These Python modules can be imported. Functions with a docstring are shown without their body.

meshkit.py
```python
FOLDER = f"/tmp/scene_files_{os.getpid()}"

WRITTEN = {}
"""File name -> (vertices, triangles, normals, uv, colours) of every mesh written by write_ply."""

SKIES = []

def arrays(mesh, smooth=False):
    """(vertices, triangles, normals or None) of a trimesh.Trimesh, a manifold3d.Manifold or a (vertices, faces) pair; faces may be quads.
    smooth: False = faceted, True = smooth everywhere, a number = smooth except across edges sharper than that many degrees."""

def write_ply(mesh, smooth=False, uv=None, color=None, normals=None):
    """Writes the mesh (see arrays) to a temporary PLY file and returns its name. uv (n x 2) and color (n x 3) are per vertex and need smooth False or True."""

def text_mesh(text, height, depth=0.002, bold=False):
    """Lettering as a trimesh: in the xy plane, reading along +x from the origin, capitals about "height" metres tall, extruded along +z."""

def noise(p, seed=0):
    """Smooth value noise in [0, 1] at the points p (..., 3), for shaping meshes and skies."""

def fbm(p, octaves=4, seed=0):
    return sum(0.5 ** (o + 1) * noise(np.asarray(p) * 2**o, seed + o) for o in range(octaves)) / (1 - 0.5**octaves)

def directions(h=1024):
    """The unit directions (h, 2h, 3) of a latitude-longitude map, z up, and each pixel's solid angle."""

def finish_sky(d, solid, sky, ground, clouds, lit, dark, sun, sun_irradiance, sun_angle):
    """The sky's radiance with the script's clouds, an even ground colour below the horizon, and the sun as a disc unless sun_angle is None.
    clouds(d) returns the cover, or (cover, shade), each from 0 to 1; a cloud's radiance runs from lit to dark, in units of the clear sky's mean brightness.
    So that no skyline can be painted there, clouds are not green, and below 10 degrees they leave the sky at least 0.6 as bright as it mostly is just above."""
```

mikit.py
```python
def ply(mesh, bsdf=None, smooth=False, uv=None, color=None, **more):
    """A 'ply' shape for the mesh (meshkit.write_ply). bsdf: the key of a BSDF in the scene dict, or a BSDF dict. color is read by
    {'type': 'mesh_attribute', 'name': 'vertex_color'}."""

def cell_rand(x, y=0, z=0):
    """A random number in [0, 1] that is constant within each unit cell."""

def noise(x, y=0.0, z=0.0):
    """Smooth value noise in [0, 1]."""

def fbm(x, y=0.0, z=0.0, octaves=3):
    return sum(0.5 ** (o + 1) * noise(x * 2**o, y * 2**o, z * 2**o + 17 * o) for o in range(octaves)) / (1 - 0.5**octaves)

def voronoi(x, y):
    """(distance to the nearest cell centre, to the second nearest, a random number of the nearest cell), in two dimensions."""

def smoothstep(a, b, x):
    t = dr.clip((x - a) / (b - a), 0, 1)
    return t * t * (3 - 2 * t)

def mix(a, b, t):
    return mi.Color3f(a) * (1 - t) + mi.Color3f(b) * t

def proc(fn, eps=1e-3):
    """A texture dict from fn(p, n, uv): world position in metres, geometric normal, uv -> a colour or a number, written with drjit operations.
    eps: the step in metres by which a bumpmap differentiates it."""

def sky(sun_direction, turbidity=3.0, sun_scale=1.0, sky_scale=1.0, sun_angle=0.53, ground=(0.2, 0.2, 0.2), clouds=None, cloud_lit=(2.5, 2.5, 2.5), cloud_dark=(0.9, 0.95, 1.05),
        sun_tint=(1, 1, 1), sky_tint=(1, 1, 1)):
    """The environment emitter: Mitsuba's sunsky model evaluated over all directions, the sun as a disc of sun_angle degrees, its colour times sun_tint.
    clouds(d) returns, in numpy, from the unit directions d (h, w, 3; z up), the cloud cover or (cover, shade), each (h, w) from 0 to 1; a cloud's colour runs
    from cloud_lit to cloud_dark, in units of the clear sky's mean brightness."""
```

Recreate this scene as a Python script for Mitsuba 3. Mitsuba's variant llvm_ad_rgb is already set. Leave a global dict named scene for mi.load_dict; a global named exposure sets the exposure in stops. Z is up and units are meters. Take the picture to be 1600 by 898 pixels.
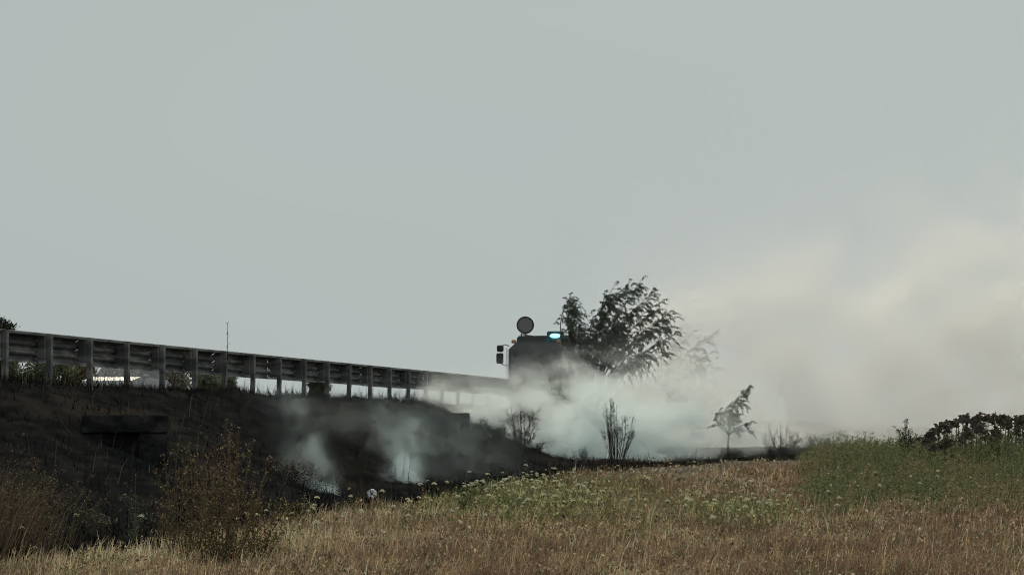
import math, numpy as np, trimesh, mitsuba as mi, drjit as dr, mikit, meshkit
from mikit import proc, noise, fbm, smoothstep, mix
from shapely.geometry import Polygon
T = mi.ScalarTransform4f
rng = np.random.default_rng(7)
scene, labels = {}, {}

# ------------------------------------------------------------------ camera, sky, exposure
# the road runs along +Y; x right, z up. The eye is at the origin, EYE metres above the field it stands on.
EYE, TH, F, HY = 1.65, 0.19455, 4505.0, 679.4          # F, HY in pixels of the 1600 px wide photograph
CT, ST = math.cos(TH), math.sin(TH)
PITCH = math.atan((HY - 449.0) / F)
look = (-ST * math.cos(PITCH), CT * math.cos(PITCH), EYE + math.sin(PITCH))
scene['camera'] = {'type': 'perspective', 'fov': math.degrees(2 * math.atan(800.0 / F)), 'fov_axis': 'x', 'near_clip': 0.5, 'far_clip': 6000.0,
                   'to_world': T().look_at(origin=[0, 0, EYE], target=list(look), up=[0, 0, 1])}
exposure = 1.85


def sky_clouds(d):
    n = meshkit.fbm(d * np.array([1.6, 1.6, 2.6]) + 4.0, 3, 5)
    return np.ones(d.shape[:2]), np.clip(0.15 + 1.1 * (n - 0.42) + 0.25 * np.clip(d[..., 2], 0, 1), 0, 1)


scene['sky'] = mikit.sky((-0.25, 0.72, 0.66), turbidity=5, sun_scale=0.42, sun_angle=12, clouds=sky_clouds,
                         cloud_lit=(1.20, 1.31, 1.255), cloud_dark=(0.86, 1.01, 1.06), sun_tint=(0.90, 1.0, 1.06))

# ------------------------------------------------------------------ helpers


def number(key):
    if key not in USED:
        USED.add(key)
        return key
    i = 1
    while f'{key}_{i:03d}' in USED:
        i += 1
    USED.add(f'{key}_{i:03d}')
    return f'{key}_{i:03d}'


USED = set()


def thing(name, label, cat, group=None):
    key = number(name)
    labels[key] = {'label': label, 'category': cat}
    if group:
        labels[key]['group'] = group
    return key


def put(key, mesh, bsdf, color=None, smooth=False, m=None):
    scene[key] = mikit.ply(mesh, bsdf, smooth=smooth, color=color)
    if m is not None:
        scene[key]['to_world'] = m
    return key


def part(holder, name, mesh, bsdf, color=None, smooth=False, m=None, label=None):
    key = number(f'{holder}__{name}')
    put(key, mesh, bsdf, color, smooth, m)
    if label:
        labels[key] = {'label': label}
    return key


def structure(name, mesh, bsdf, smooth=True, color=None):
    put(number(name), mesh, bsdf, color, smooth)
    labels[name] = {'kind': 'structure', 'label': STRUCT[name]}


STRUCT = {'ground': 'dry field of straw and weeds in the foreground', 'burnt_slope': 'burnt black embankment slope under the guardrail', 'path': 'bare greyish earth strip beside the burnt edge',
          'road': 'asphalt road on top of the embankment'}


def box(sx, sy, sz, c=(0, 0, 0), r=0.0):
    """A box with all edges cut by r."""
    b = trimesh.creation.box((sx, sy, sz))
    if r > 0:
        v = []
        for s in b.vertices / np.abs(b.vertices).max(0):
            for k in range(3):
                q = s * np.array([sx, sy, sz]) / 2
                for j in range(3):
                    if j != k:
                        q[j] -= s[j] * r
                v.append(q)
        b = trimesh.Trimesh(v).convex_hull
    b.apply_translation(c)
    return b


def cat(*ms):
    return trimesh.util.concatenate([m for m in ms])


def tube(pts, rad, sides=5):
    p = np.asarray(pts, float)
    r = np.broadcast_to(rad, (len(p),))
    t = np.gradient(p, axis=0)
    t /= np.linalg.norm(t, axis=1, keepdims=True) + 1e-12
    a = np.cross(t, np.where(np.abs(t[:, 2:]) < 0.9, [0, 0, 1.0], [1.0, 0, 0]))
    a /= np.linalg.norm(a, axis=1, keepdims=True) + 1e-12
    b = np.cross(t, a)
    ang = np.arange(sides) * 2 * np.pi / sides
    v = p[:, None] + r[:, None, None] * (np.cos(ang)[None, :, None] * a[:, None] + np.sin(ang)[None, :, None] * b[:, None])
    i, j = np.meshgrid(np.arange(len(p) - 1), np.arange(sides), indexing='ij')
    q = np.stack([i * sides + j, i * sides + (j + 1) % sides, (i + 1) * sides + (j + 1) % sides, (i + 1) * sides + j], -1).reshape(-1, 4)
    return trimesh.Trimesh(v.reshape(-1, 3), np.vstack([q[:, [0, 1, 2]], q[:, [0, 2, 3]]]), process=False)


def curve(a, b, sag, n=7):
    """Points from a to b bowed by the vector sag at the middle."""
    t = np.linspace(0, 1, n)[:, None]
    return np.asarray(a) * (1 - t) + np.asarray(b) * t + np.asarray(sag) * (4 * t * (1 - t))


def spot(px, zc):
    """World x, y of the vertical line that stands zc metres ahead under the photograph's column px."""
    xc = (px - 800.0) / F * zc
    return xc * CT - zc * ST, zc * CT + xc * ST


def high(py, zc):
    """World z of the photograph's row py at zc metres ahead."""
    return EYE + (HY - py) / F * zc


def frame(X, Y):
    return X * CT + Y * ST, Y * CT - X * ST            # metres to the right of, and ahead along, the view axis


# ------------------------------------------------------------------ terrain
RAIL, SHOULDER = -18.84, 0.93
EDGE_Y = [20, 40, 52, 60, 71, 78.4, 82.4, 86.8, 90.6, 102, 112, 130]
EDGE_X = [-12.0, -12.2, -12.2, -12.1, -11.9, -10.9, -9.9, -8.9, -8.4, -8.2, -6.0, -2.0]


def burnt_edge(X, Y):
    """How far a point lies on the unburnt side of the edge of the burn, in metres."""
    wob = (meshkit.fbm(np.stack([X * 0.6, Y * 0.6, 0 * X], -1), 3, 3) - 0.5) * 2.0
    return X - np.interp(Y, EDGE_Y, EDGE_X) + wob


def smax(a, b, k):
    h = np.clip(0.5 + 0.5 * (a - b) / k, 0, 1)
    return b * (1 - h) + a * h + k * h * (1 - h)


def height(X, Y, detail=True):
    """Height above the camera's field (world z)."""
    X, Y = np.asarray(X, float), np.asarray(Y, float)
    xc, zc = frame(X, Y)
    crest = 105.0 + 1.5 * np.sin(xc * 0.3)
    field = smax(-1.65 + 0.002 * zc, -2.09 + 0.0154 * np.minimum(zc, crest), 0.05) - 0.03 * np.maximum(zc - crest, 0)
    field = np.maximum(field, -3.2)
    near = np.minimum(SHOULDER, SHOULDER - (X + 18.3) / 2.2)
    far = np.minimum(SHOULDER, SHOULDER + (X + 39.0) / 2.2)
    h = smax(field, np.minimum(near, far), 0.35)
    h = np.where((X < -18.6) & (X > -38), np.minimum(h, SHOULDER), h)
    if detail:
        p = np.stack([X, Y, 0 * X], -1)
        bumps = (meshkit.fbm(p * 0.5, 3, 1) - 0.5) * 0.30 + (meshkit.fbm(p * np.array([1.7, 0.7, 1.0]), 2, 2) - 0.5) * 0.07
        slope = np.clip((X + 18.9) / 1.2, 0.0, 1)
        h = h + bumps * np.where(X < -19.2, 0.0, slope) * np.where(X < -12.5, 1.0, 0.55)
    return h + EYE


def lines(parts):
    return np.unique(np.concatenate([np.linspace(a, b, int(round((b - a) / s)) + 1) for a, b, s in parts]).round(4))


xs = lines([(-3000, -400, 200), (-400, -60, 20), (-60, -36, 2), (-36, -19.4, 0.8), (-19.4, -12, 0.14), (-12, 6, 0.3), (6, 40, 2), (40, 400, 20), (400, 3000, 200)])
ys = lines([(-400, 0, 40), (0, 28, 2), (28, 112, 0.26), (112, 160, 1.5), (160, 500, 20), (500, 4000, 250)])
GX, GY = np.meshgrid(xs, ys, indexing='ij')
GZ = height(GX, GY)
GV = np.stack([GX, GY, GZ], -1).reshape(-1, 3)
ii, jj = np.meshgrid(np.arange(len(xs) - 1), np.arange(len(ys) - 1), indexing='ij')
n_y = len(ys)
quad = np.stack([ii * n_y + jj, (ii + 1) * n_y + jj, (ii + 1) * n_y + jj + 1, ii * n_y + jj + 1], -1).reshape(-1, 4)
mid = GV[quad].mean(1)
be = burnt_edge(mid[:, 0], mid[:, 1])
is_burnt = (be < 0) & (mid[:, 0] > -20.4) & (mid[:, 1] > 24) & (mid[:, 1] < 150)
is_path = ~is_burnt & (be < 2.7 + 0.5 * np.sin(mid[:, 1] * 0.35)) & (be > 0) & (mid[:, 1] > 70) & (mid[:, 1] < 105)


def sub(mask):
    q = quad[mask]
    f = np.vstack([q[:, [0, 1, 2]], q[:, [0, 2, 3]]])
    used, inv = np.unique(f, return_inverse=True)
    return trimesh.Trimesh(GV[used], inv.reshape(-1, 3), process=False)


def soil_fn(p, n, uv):
    a = fbm(p.x * 0.7, p.y * 0.7, 0.0, 3)
    b = noise(p.x * 9, p.y * 9)
    return mix((0.115, 0.078, 0.045), (0.20, 0.145, 0.085), smoothstep(0.3, 0.7, a)) * (0.7 + 0.5 * b)


def burnt_fn(p, n, uv):
    a = fbm(p.x * 1.0, p.y * 0.33, p.z, 3)
    b = fbm(p.x * 6.0, p.y * 2.0, 5.0, 3)
    c = noise(p.x * 23, p.y * 23)
    base = mix((0.0115, 0.0115, 0.012), (0.0195, 0.0192, 0.0196), smoothstep(0.3, 0.7, b))
    base = mix(base, (0.048, 0.040, 0.031), smoothstep(0.50, 0.72, a) * 0.5)
    ash = smoothstep(0.66, 0.74, b) * smoothstep(0.55, 0.9, c)
    return mix(base, (0.07, 0.07, 0.07), ash * 0.3)


def path_fn(p, n, uv):
    a = fbm(p.x * 2.0, p.y * 2.0, 0.0, 3)
    b = noise(p.x * 14, p.y * 14)
    return mix((0.12, 0.105, 0.088), (0.19, 0.17, 0.145), a) * (0.72 + 0.45 * b)


def asphalt_fn(p, n, uv):
    return mix((0.045, 0.045, 0.046), (0.075, 0.074, 0.072), noise(p.x * 40, p.y * 40)) * (0.8 + 0.4 * fbm(p.x * 0.6, p.y * 0.2))


def diffuse(key, tex):
    scene[key] = {'type': 'twosided', 'bsdf': {'type': 'diffuse', 'reflectance': tex}}


diffuse('m_soil', proc(soil_fn))
diffuse('m_burnt', proc(burnt_fn))
diffuse('m_path', proc(path_fn))
diffuse('m_asphalt', proc(asphalt_fn))
scene['m_plant'] = {'type': 'twosided', 'bsdf': {'type': 'diffuse', 'reflectance': {'type': 'mesh_attribute', 'name': 'vertex_color'}}}
scene['m_grass'] = {'type': 'principledthin', 'base_color': {'type': 'mesh_attribute', 'name': 'vertex_color'}, 'roughness': 0.7, 'diff_trans': 0.8, 'spec_trans': 0.0, 'eta': 1.2}
scene['m_leaf'] = {'type': 'principledthin', 'base_color': {'type': 'mesh_attribute', 'name': 'vertex_color'}, 'roughness': 0.6, 'diff_trans': 0.5, 'spec_trans': 0.0, 'eta': 1.3}


def solid(key, rgb, rough=0.5, metal=0.0, coat=0.0):
    scene[key] = {'type': 'twosided', 'bsdf': {'type': 'principled', 'base_color': {'type': 'rgb', 'value': list(rgb)}, 'roughness': rough, 'metallic': metal, 'clearcoat': coat, 'specular': 0.4}}


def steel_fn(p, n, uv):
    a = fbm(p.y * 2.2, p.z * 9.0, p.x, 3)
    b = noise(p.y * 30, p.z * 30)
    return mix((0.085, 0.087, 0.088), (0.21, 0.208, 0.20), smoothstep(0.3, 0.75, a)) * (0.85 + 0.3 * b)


def concrete_fn(p, n, uv):
    a = fbm(p.x * 3.0, p.y * 3.0, p.z * 3.0, 3)
    b = noise(p.x * 25, p.y * 25, p.z * 25)
    return mix((0.017, 0.017, 0.018), (0.050, 0.049, 0.048), smoothstep(0.35, 0.75, a)) * (0.75 + 0.5 * b)


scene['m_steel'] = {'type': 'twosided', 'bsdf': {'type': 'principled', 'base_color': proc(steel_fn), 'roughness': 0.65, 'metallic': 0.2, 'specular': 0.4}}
scene['m_concrete'] = {'type': 'twosided', 'bsdf': {'type': 'bumpmap', 'arbitrary': proc(lambda p, n, uv: fbm(p.x * 14, p.y * 14, p.z * 14, 3), 4e-3), 'scale': 0.03,
                                                    'bsdf': {'type': 'diffuse', 'reflectance': proc(concrete_fn)}}}
solid('m_bolt', (0.55, 0.55, 0.55), 0.35, 0.8)
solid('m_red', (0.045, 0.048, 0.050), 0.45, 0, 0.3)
solid('m_dark', (0.018, 0.018, 0.020), 0.5)
solid('m_rubber', (0.022, 0.022, 0.022), 0.8)
solid('m_glass', (0.018, 0.024, 0.026), 0.12)
solid('m_grey', (0.22, 0.22, 0.22), 0.5)
solid('m_pale', (0.5, 0.5, 0.49), 0.5)
solid('m_white', (0.42, 0.42, 0.415), 0.5, 0, 0.0)
solid('m_amber', (0.45, 0.22, 0.13), 0.3)
solid('m_lamp', (0.6, 0.6, 0.58), 0.15)
solid('m_teal', (0.01, 0.10, 0.13), 0.2)
solid('m_signback', (0.19, 0.185, 0.18), 0.7)
solid('m_signrim', (0.030, 0.024, 0.026), 0.6)
solid('m_litter', (0.78, 0.80, 0.80), 0.4)
scene['m_bark'] = {'type': 'twosided', 'bsdf': {'type': 'diffuse', 'reflectance': {'type': 'rgb', 'value': [0.045, 0.040, 0.034]}}}
scene['m_line'] = {'type': 'twosided', 'bsdf': {'type': 'diffuse', 'reflectance': {'type': 'rgb', 'value': [0.7, 0.7, 0.68]}}}

structure('ground', sub(~is_burnt & ~is_path), 'm_soil')
structure('burnt_slope', sub(is_burnt), 'm_burnt')
structure('path', sub(is_path), 'm_path')


def strip(x0, x1, y0, y1, z):
    return box(x1 - x0, y1 - y0, 0.06, ((x0 + x1) / 2, (y0 + y1) / 2, z - 0.03))


RZ = EYE + SHOULDER                                    # top of the embankment
structure('road', strip(-34.2, -19.5, -200, 900, RZ + 0.012), 'm_asphalt', smooth=False)
for k, (x0, x1) in enumerate([(-19.95, -19.8), (-33.9, -33.75)]):
    part('road', 'edge_line', strip(x0, x1, -200, 900, RZ + 0.016), 'm_line')
for k in range(60):
    part('road', 'centre_line_dash', strip(-26.95, -26.83, -20 + 7.5 * k, -17 + 7.5 * k, RZ + 0.016), 'm_line')

# ------------------------------------------------------------------ guardrail along the near side of the road
Y0, STEP, BB, BH = 48.77, 2.25, EYE + 1.3425, 0.55     # a post, post spacing, beam's lower edge, beam height


def beam_mesh(y0, y1, x, zb, h, waves, depth, thick=0.006):
    """A corrugated crash barrier plank, its back to +x."""
    n = waves * 6 + 1
    t = np.linspace(0, 1, n)
    s = np.clip(np.sin(t * waves * 2 * np.pi - np.pi / 2) * 1.35, -1, 1)
    prof = np.stack([x - depth * 0.5 * (s + 1), zb + t * h], 1)
    ring = np.vstack([prof, prof[::-1] + [thick, 0]])
    m = len(ring)
    v = np.vstack([np.column_stack([ring[:, 0], np.full(m, y), ring[:, 1]]) for y in (y0, y1)])
    f = []
    for k in range(m):
        a, b = k, (k + 1) % m
        f += [[a, b, b + m], [a, b + m, a + m]]
    for k in range(n - 1):
        q = [k, k + 1, m - 2 - k, m - 1 - k]
        f += [[q[0], q[2], q[1]], [q[0], q[3], q[2]], [q[0] + m, q[1] + m, q[2] + m], [q[0] + m, q[2] + m, q[3] + m]]
    return trimesh.Trimesh(v, f, process=False)


rail = thing('guardrail', 'long dark steel guardrail on posts along the top of the burnt slope', 'guardrail')
post_poly = Polygon([(-0.06, -0.045), (0.06, -0.045), (0.06, -0.02), (0.053, -0.02), (0.053, -0.038), (-0.053, -0.038), (-0.053, 0.038), (0.053, 0.038), (0.053, 0.02), (0.06, 0.02), (0.06, 0.045), (-0.06, 0.045)])
POSTS = range(-4, 25)
post_m = trimesh.creation.extrude_polygon(post_poly, 1.62, engine='earcut')
post_m.apply_transform(trimesh.transformations.rotation_matrix(math.pi / 2, [0, 0, 1]))
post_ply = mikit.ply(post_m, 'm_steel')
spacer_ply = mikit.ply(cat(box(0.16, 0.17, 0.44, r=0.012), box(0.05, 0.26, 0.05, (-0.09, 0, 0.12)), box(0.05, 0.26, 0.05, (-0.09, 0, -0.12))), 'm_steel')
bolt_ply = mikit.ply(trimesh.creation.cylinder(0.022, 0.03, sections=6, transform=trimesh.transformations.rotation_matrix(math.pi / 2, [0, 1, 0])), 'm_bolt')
for i in POSTS:
    y = Y0 + STEP * i
    tilt = rng.normal(0, 1.1)
    k = number(rail + '__post')
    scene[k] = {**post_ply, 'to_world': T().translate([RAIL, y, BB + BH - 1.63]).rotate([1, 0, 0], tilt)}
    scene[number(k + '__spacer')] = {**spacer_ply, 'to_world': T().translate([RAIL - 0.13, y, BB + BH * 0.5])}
    for dz in (-0.1, 0.1):
        scene[number(k + '__bolt')] = {**bolt_ply, 'to_world': T().translate([RAIL - 0.10, y + 0.11, BB + BH * 0.5 + dz])}
for i in range(-4, 24, 2):
    y = Y0 + STEP * i
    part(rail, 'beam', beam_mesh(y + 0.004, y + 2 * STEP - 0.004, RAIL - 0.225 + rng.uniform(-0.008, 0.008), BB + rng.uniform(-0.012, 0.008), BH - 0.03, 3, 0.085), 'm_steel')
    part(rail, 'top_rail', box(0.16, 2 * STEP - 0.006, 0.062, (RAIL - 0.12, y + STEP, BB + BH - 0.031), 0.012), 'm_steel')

# a second, plain barrier along the far side of the road
far_rail = thing('guardrail', 'low guardrail across the road, seen through the gap under the dark one', 'guardrail')
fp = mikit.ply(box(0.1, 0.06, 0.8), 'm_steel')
for i in range(30):
    y = 60 + 3.0 * i
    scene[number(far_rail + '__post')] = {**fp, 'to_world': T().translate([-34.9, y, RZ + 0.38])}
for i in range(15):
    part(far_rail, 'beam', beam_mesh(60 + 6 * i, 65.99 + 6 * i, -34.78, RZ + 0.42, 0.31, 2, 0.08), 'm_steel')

# ------------------------------------------------------------------ the fire truck on the road, coming this way
TX, TY = -23.64, 125.3
truck = thing('fire_truck', 'dark fire truck with a lit blue roof light, half hidden in smoke behind the guardrail', 'fire truck')
TM = T().translate([TX, TY, RZ + 0.012])


def tpart(name, mesh, mat, holder=truck, smooth=False):
    return part(holder, name, mesh, mat, smooth=smooth, m=TM)


def hull(pts):
    return trimesh.Trimesh(np.array(pts, float)).convex_hull if False else trimesh.convex.convex_hull(np.array(pts, float))


def front_profile(w, z0, z1, ch):
    return [(-w, z0), (w, z0), (w, z1 - ch), (w - ch * 0.9, z1), (-w + ch * 0.9, z1), (-w, z1 - ch)]


cab_pts = [(x, y, z) for x, z in front_profile(1.22, 0.5, 3.18, 0.34) for y in ((0.0 if z < 1.7 else 0.10 if z < 2.9 else 0.32), 2.1)]
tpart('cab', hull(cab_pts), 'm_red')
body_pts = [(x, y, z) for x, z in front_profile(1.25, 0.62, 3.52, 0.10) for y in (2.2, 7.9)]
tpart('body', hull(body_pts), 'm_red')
tpart('chassis', box(1.0, 7.4, 0.3, (0, 4.1, 0.55)), 'm_dark')
ws = hull([(x, y, z) for x, y, z in [(-1.06, 0.012, 1.72), (1.06, 0.012, 1.72), (1.0, 0.09, 2.72), (-1.0, 0.09, 2.72)] for x, y, z in [(x, y - 0.03, z), (x, y + 0.02, z)]])
tpart('windscreen', ws, 'm_glass')
for s in (-1, 1):
    k = tpart('door', box(0.03, 1.25, 2.0, (s * 1.235, 0.95, 1.65), 0.01), 'm_red')
    tpart('window', box(0.02, 0.95, 0.75, (s * 1.247, 0.92, 2.2), 0.006), 'm_glass', k)
    tpart('handle', box(0.03, 0.16, 0.04, (s * 1.262, 1.4, 1.6), 0.008), 'm_dark', k)
    tpart('headlight', box(0.34, 0.06, 0.2, (s * 0.86, -0.03, 0.95), 0.03), 'm_lamp')
    a = tpart('mirror_arm', cat(tube([(s * 1.2, 0.2, 3.0), (s * 1.38, 0.02, 3.06), (s * 1.53, -0.05, 3.02)], 0.02), tube([(s * 1.2, 0.2, 2.14), (s * 1.38, 0.02, 2.14), (s * 1.55, -0.05, 2.24)], 0.02),
                                tube([(s * 1.53, -0.02, 3.02), (s * 1.55, -0.02, 2.2)], 0.016)), 'm_dark')
    tpart('mirror', box(0.31, 0.10, 0.29, (s * 1.56, -0.06, 2.885), 0.05), 'm_dark', a)
    tpart('mirror', box(0.33, 0.10, 0.46, (s * 1.58, -0.06, 2.45), 0.05), 'm_dark', a)
    tpart('marker_lamp', cat(box(0.22, 0.16, 0.16, (s * 1.02, 0.34, 3.20), 0.04)), 'm_amber')
    tpart('hand_rail', tube([(s * 1.27, -0.02, 1.0), (s * 1.27, -0.02, 2.9)], 0.022), 'm_pale')
    for y in (2.75, 4.5, 6.25):
        sh = tpart('shutter', box(0.03, 1.62, 1.95, (s * 1.262, y + 0.25, 2.2), 0.008), 'm_grey')
        for q in range(12):
            tpart('slat', box(0.022, 1.56, 0.135, (s * 1.279, y + 0.25, 1.32 + 0.16 * q), 0.008), 'm_grey', sh)
    for y in (1.05, 5.0, 6.3):
        w = tpart('wheel', trimesh.creation.annulus(0.29, 0.5, 0.3, sections=32, transform=trimesh.transformations.translation_matrix((s * 1.05, y, 0.5)) @ trimesh.transformations.rotation_matrix(math.pi / 2, [0, 1, 0])), 'm_rubber')
        tpart('rim', trimesh.creation.cylinder(0.287, 0.2, sections=24, transform=trimesh.transformations.translation_matrix((s * 1.05, y, 0.5)) @ trimesh.transformations.rotation_matrix(math.pi / 2, [0, 1, 0])), 'm_grey', w)
tpart('grille', cat(*[box(1.3, 0.04, 0.05, (0, -0.02, 1.05 + 0.1 * q)) for q in range(6)]), 'm_dark')
tpart('bumper', box(2.44, 0.22, 0.36, (0, -0.08, 0.62), 0.05), 'm_pale')
tpart('wiper', tube([(-0.5, -0.03, 1.72), (-0.05, 0.0, 2.2)], 0.014), 'm_dark')
tpart('wiper', tube([(0.35, -0.03, 1.72), (0.8, 0.0, 2.2)], 0.014), 'm_dark')
tpart('roof_rail', cat(tube([(-1.1, 2.4, 3.6), (-1.1, 7.6, 3.6)], 0.03), tube([(1.1, 2.4, 3.6), (1.1, 7.6, 3.6)], 0.03), *[box(0.04, 0.04, 0.1, (s * 1.1, y, 3.56)) for s in (-1, 1) for y in (2.5, 4.2, 5.9, 7.5)]), 'm_dark')
tpart('antenna', tube([(1.22, 0.9, 2.85), (1.23, 0.9, 3.75)], 0.02), 'm_dark')
lb = tpart('beacon_housing', cat(box(0.74, 0.24, 0.12, (0.78, 0.55, 3.24), 0.03), box(0.76, 0.05, 0.40, (0.78, 0.72, 3.46), 0.05)), 'm_teal')
ico = trimesh.creation.icosphere(3, 1.0)
ico.apply_scale((0.25, 0.12, 0.105))
ico.apply_translation((0.80, 0.56, 3.45))
k = tpart('beacon', ico, 'm_lamp', lb, True)
labels[k] = {'label': 'lit pale blue light on the truck roof'}
scene[k]['emitter'] = {'type': 'area', 'radiance': {'type': 'rgb', 'value': [0.125, 0.27, 0.30]}}

# round sign beyond the truck
sx, sy = spot(821, 150)
sz = high(508, 150)
sign = thing('road_sign', 'round grey sign with a dark rim showing above the roof of the truck', 'road sign')
rotx = trimesh.transformations.rotation_matrix(math.pi / 2, [1, 0, 0])
SM = T().translate([sx, sy, sz]).rotate([0, 0, 1], math.degrees(TH) * 0.6)
part(sign, 'face', trimesh.creation.cylinder(0.41, 0.02, sections=48, transform=rotx), 'm_signback', m=SM)
part(sign, 'rim', trimesh.creation.annulus(0.375, 0.455, 0.05, sections=48, transform=rotx), 'm_signrim', m=SM)
part(sign, 'pole', trimesh.creation.cylinder(0.04, 5.3, sections=12, transform=trimesh.transformations.translation_matrix((0, 0.06, -2.3))), 'm_grey', m=SM)
for dz in (0.18, -0.18):
    part(sign, 'clamp', box(0.16, 0.07, 0.05, (0, 0.045, dz)), 'm_grey', m=SM)

# ------------------------------------------------------------------ a pale car on the far lane, seen through the gap under the rail
cx, cy = -31.6, 93.0
car = thing('car', 'white car on the road, glimpsed through the gap under the guardrail at left', 'car')
CM = T().translate([cx, cy, RZ + 0.012])
side = Polygon([(-2.05, 0.35), (2.0, 0.35), (2.08, 0.6), (2.0, 0.88), (1.85, 0.95), (-1.0, 1.0), (-1.95, 0.86), (-2.1, 0.6)])


def along(poly, w):
    m = trimesh.creation.extrude_polygon(poly, w, engine='earcut')
    m.apply_transform(np.array([[0, 0, 1, -w / 2], [1, 0, 0, 0], [0, 1, 0, 0], [0, 0, 0, 1.0]]))
    return m


part(car, 'body', along(side, 1.72), 'm_white', m=CM)
part(car, 'cabin', along(Polygon([(-1.05, 1.0), (1.7, 0.96), (1.25, 1.38), (0.9, 1.44), (-0.2, 1.44)]), 1.46), 'm_glass', m=CM)
part(car, 'roof', along(Polygon([(-0.25, 1.43), (1.05, 1.43), (0.85, 1.48), (-0.05, 1.48)]), 1.42), 'm_white', m=CM)
part(car, 'bumper', box(1.66, 0.12, 0.24, (0, -2.12, 0.42), 0.04), 'm_dark', m=CM)
for s in (-1, 1):
    part(car, 'headlight', box(0.34, 0.1, 0.16, (s * 0.62, -2.0, 0.76), 0.03), 'm_lamp', m=CM)
    part(car, 'mirror', box(0.18, 0.1, 0.13, (s * 0.95, -0.75, 1.03), 0.03), 'm_white', m=CM)
    for y in (-1.3, 1.25):
        w = part(car, 'wheel', trimesh.creation.annulus(0.2, 0.31, 0.2, sections=28, transform=trimesh.transformations.translation_matrix((s * 0.78, y, 0.31)) @ trimesh.transformations.rotation_matrix(math.pi / 2, [0, 1, 0])), 'm_rubber', m=CM)
        part(w, 'rim', trimesh.creation.cylinder(0.197, 0.14, sections=20, transform=trimesh.transformations.translation_matrix((s * 0.80, y, 0.31)) @ trimesh.transformations.rotation_matrix(math.pi / 2, [0, 1, 0])), 'm_grey', m=CM)

# ------------------------------------------------------------------ plants: blades, leaves, stems


def jitter_color(base, n, amount=0.22):
    c = np.asarray(base, float)
    c = np.broadcast_to(c, (n, 3)) * (1 + rng.normal(0, amount, (n, 1))) * (1 + rng.normal(0, amount * 0.25, (n, 3)))
    return np.clip(c, 0.004, 0.9)


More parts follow.
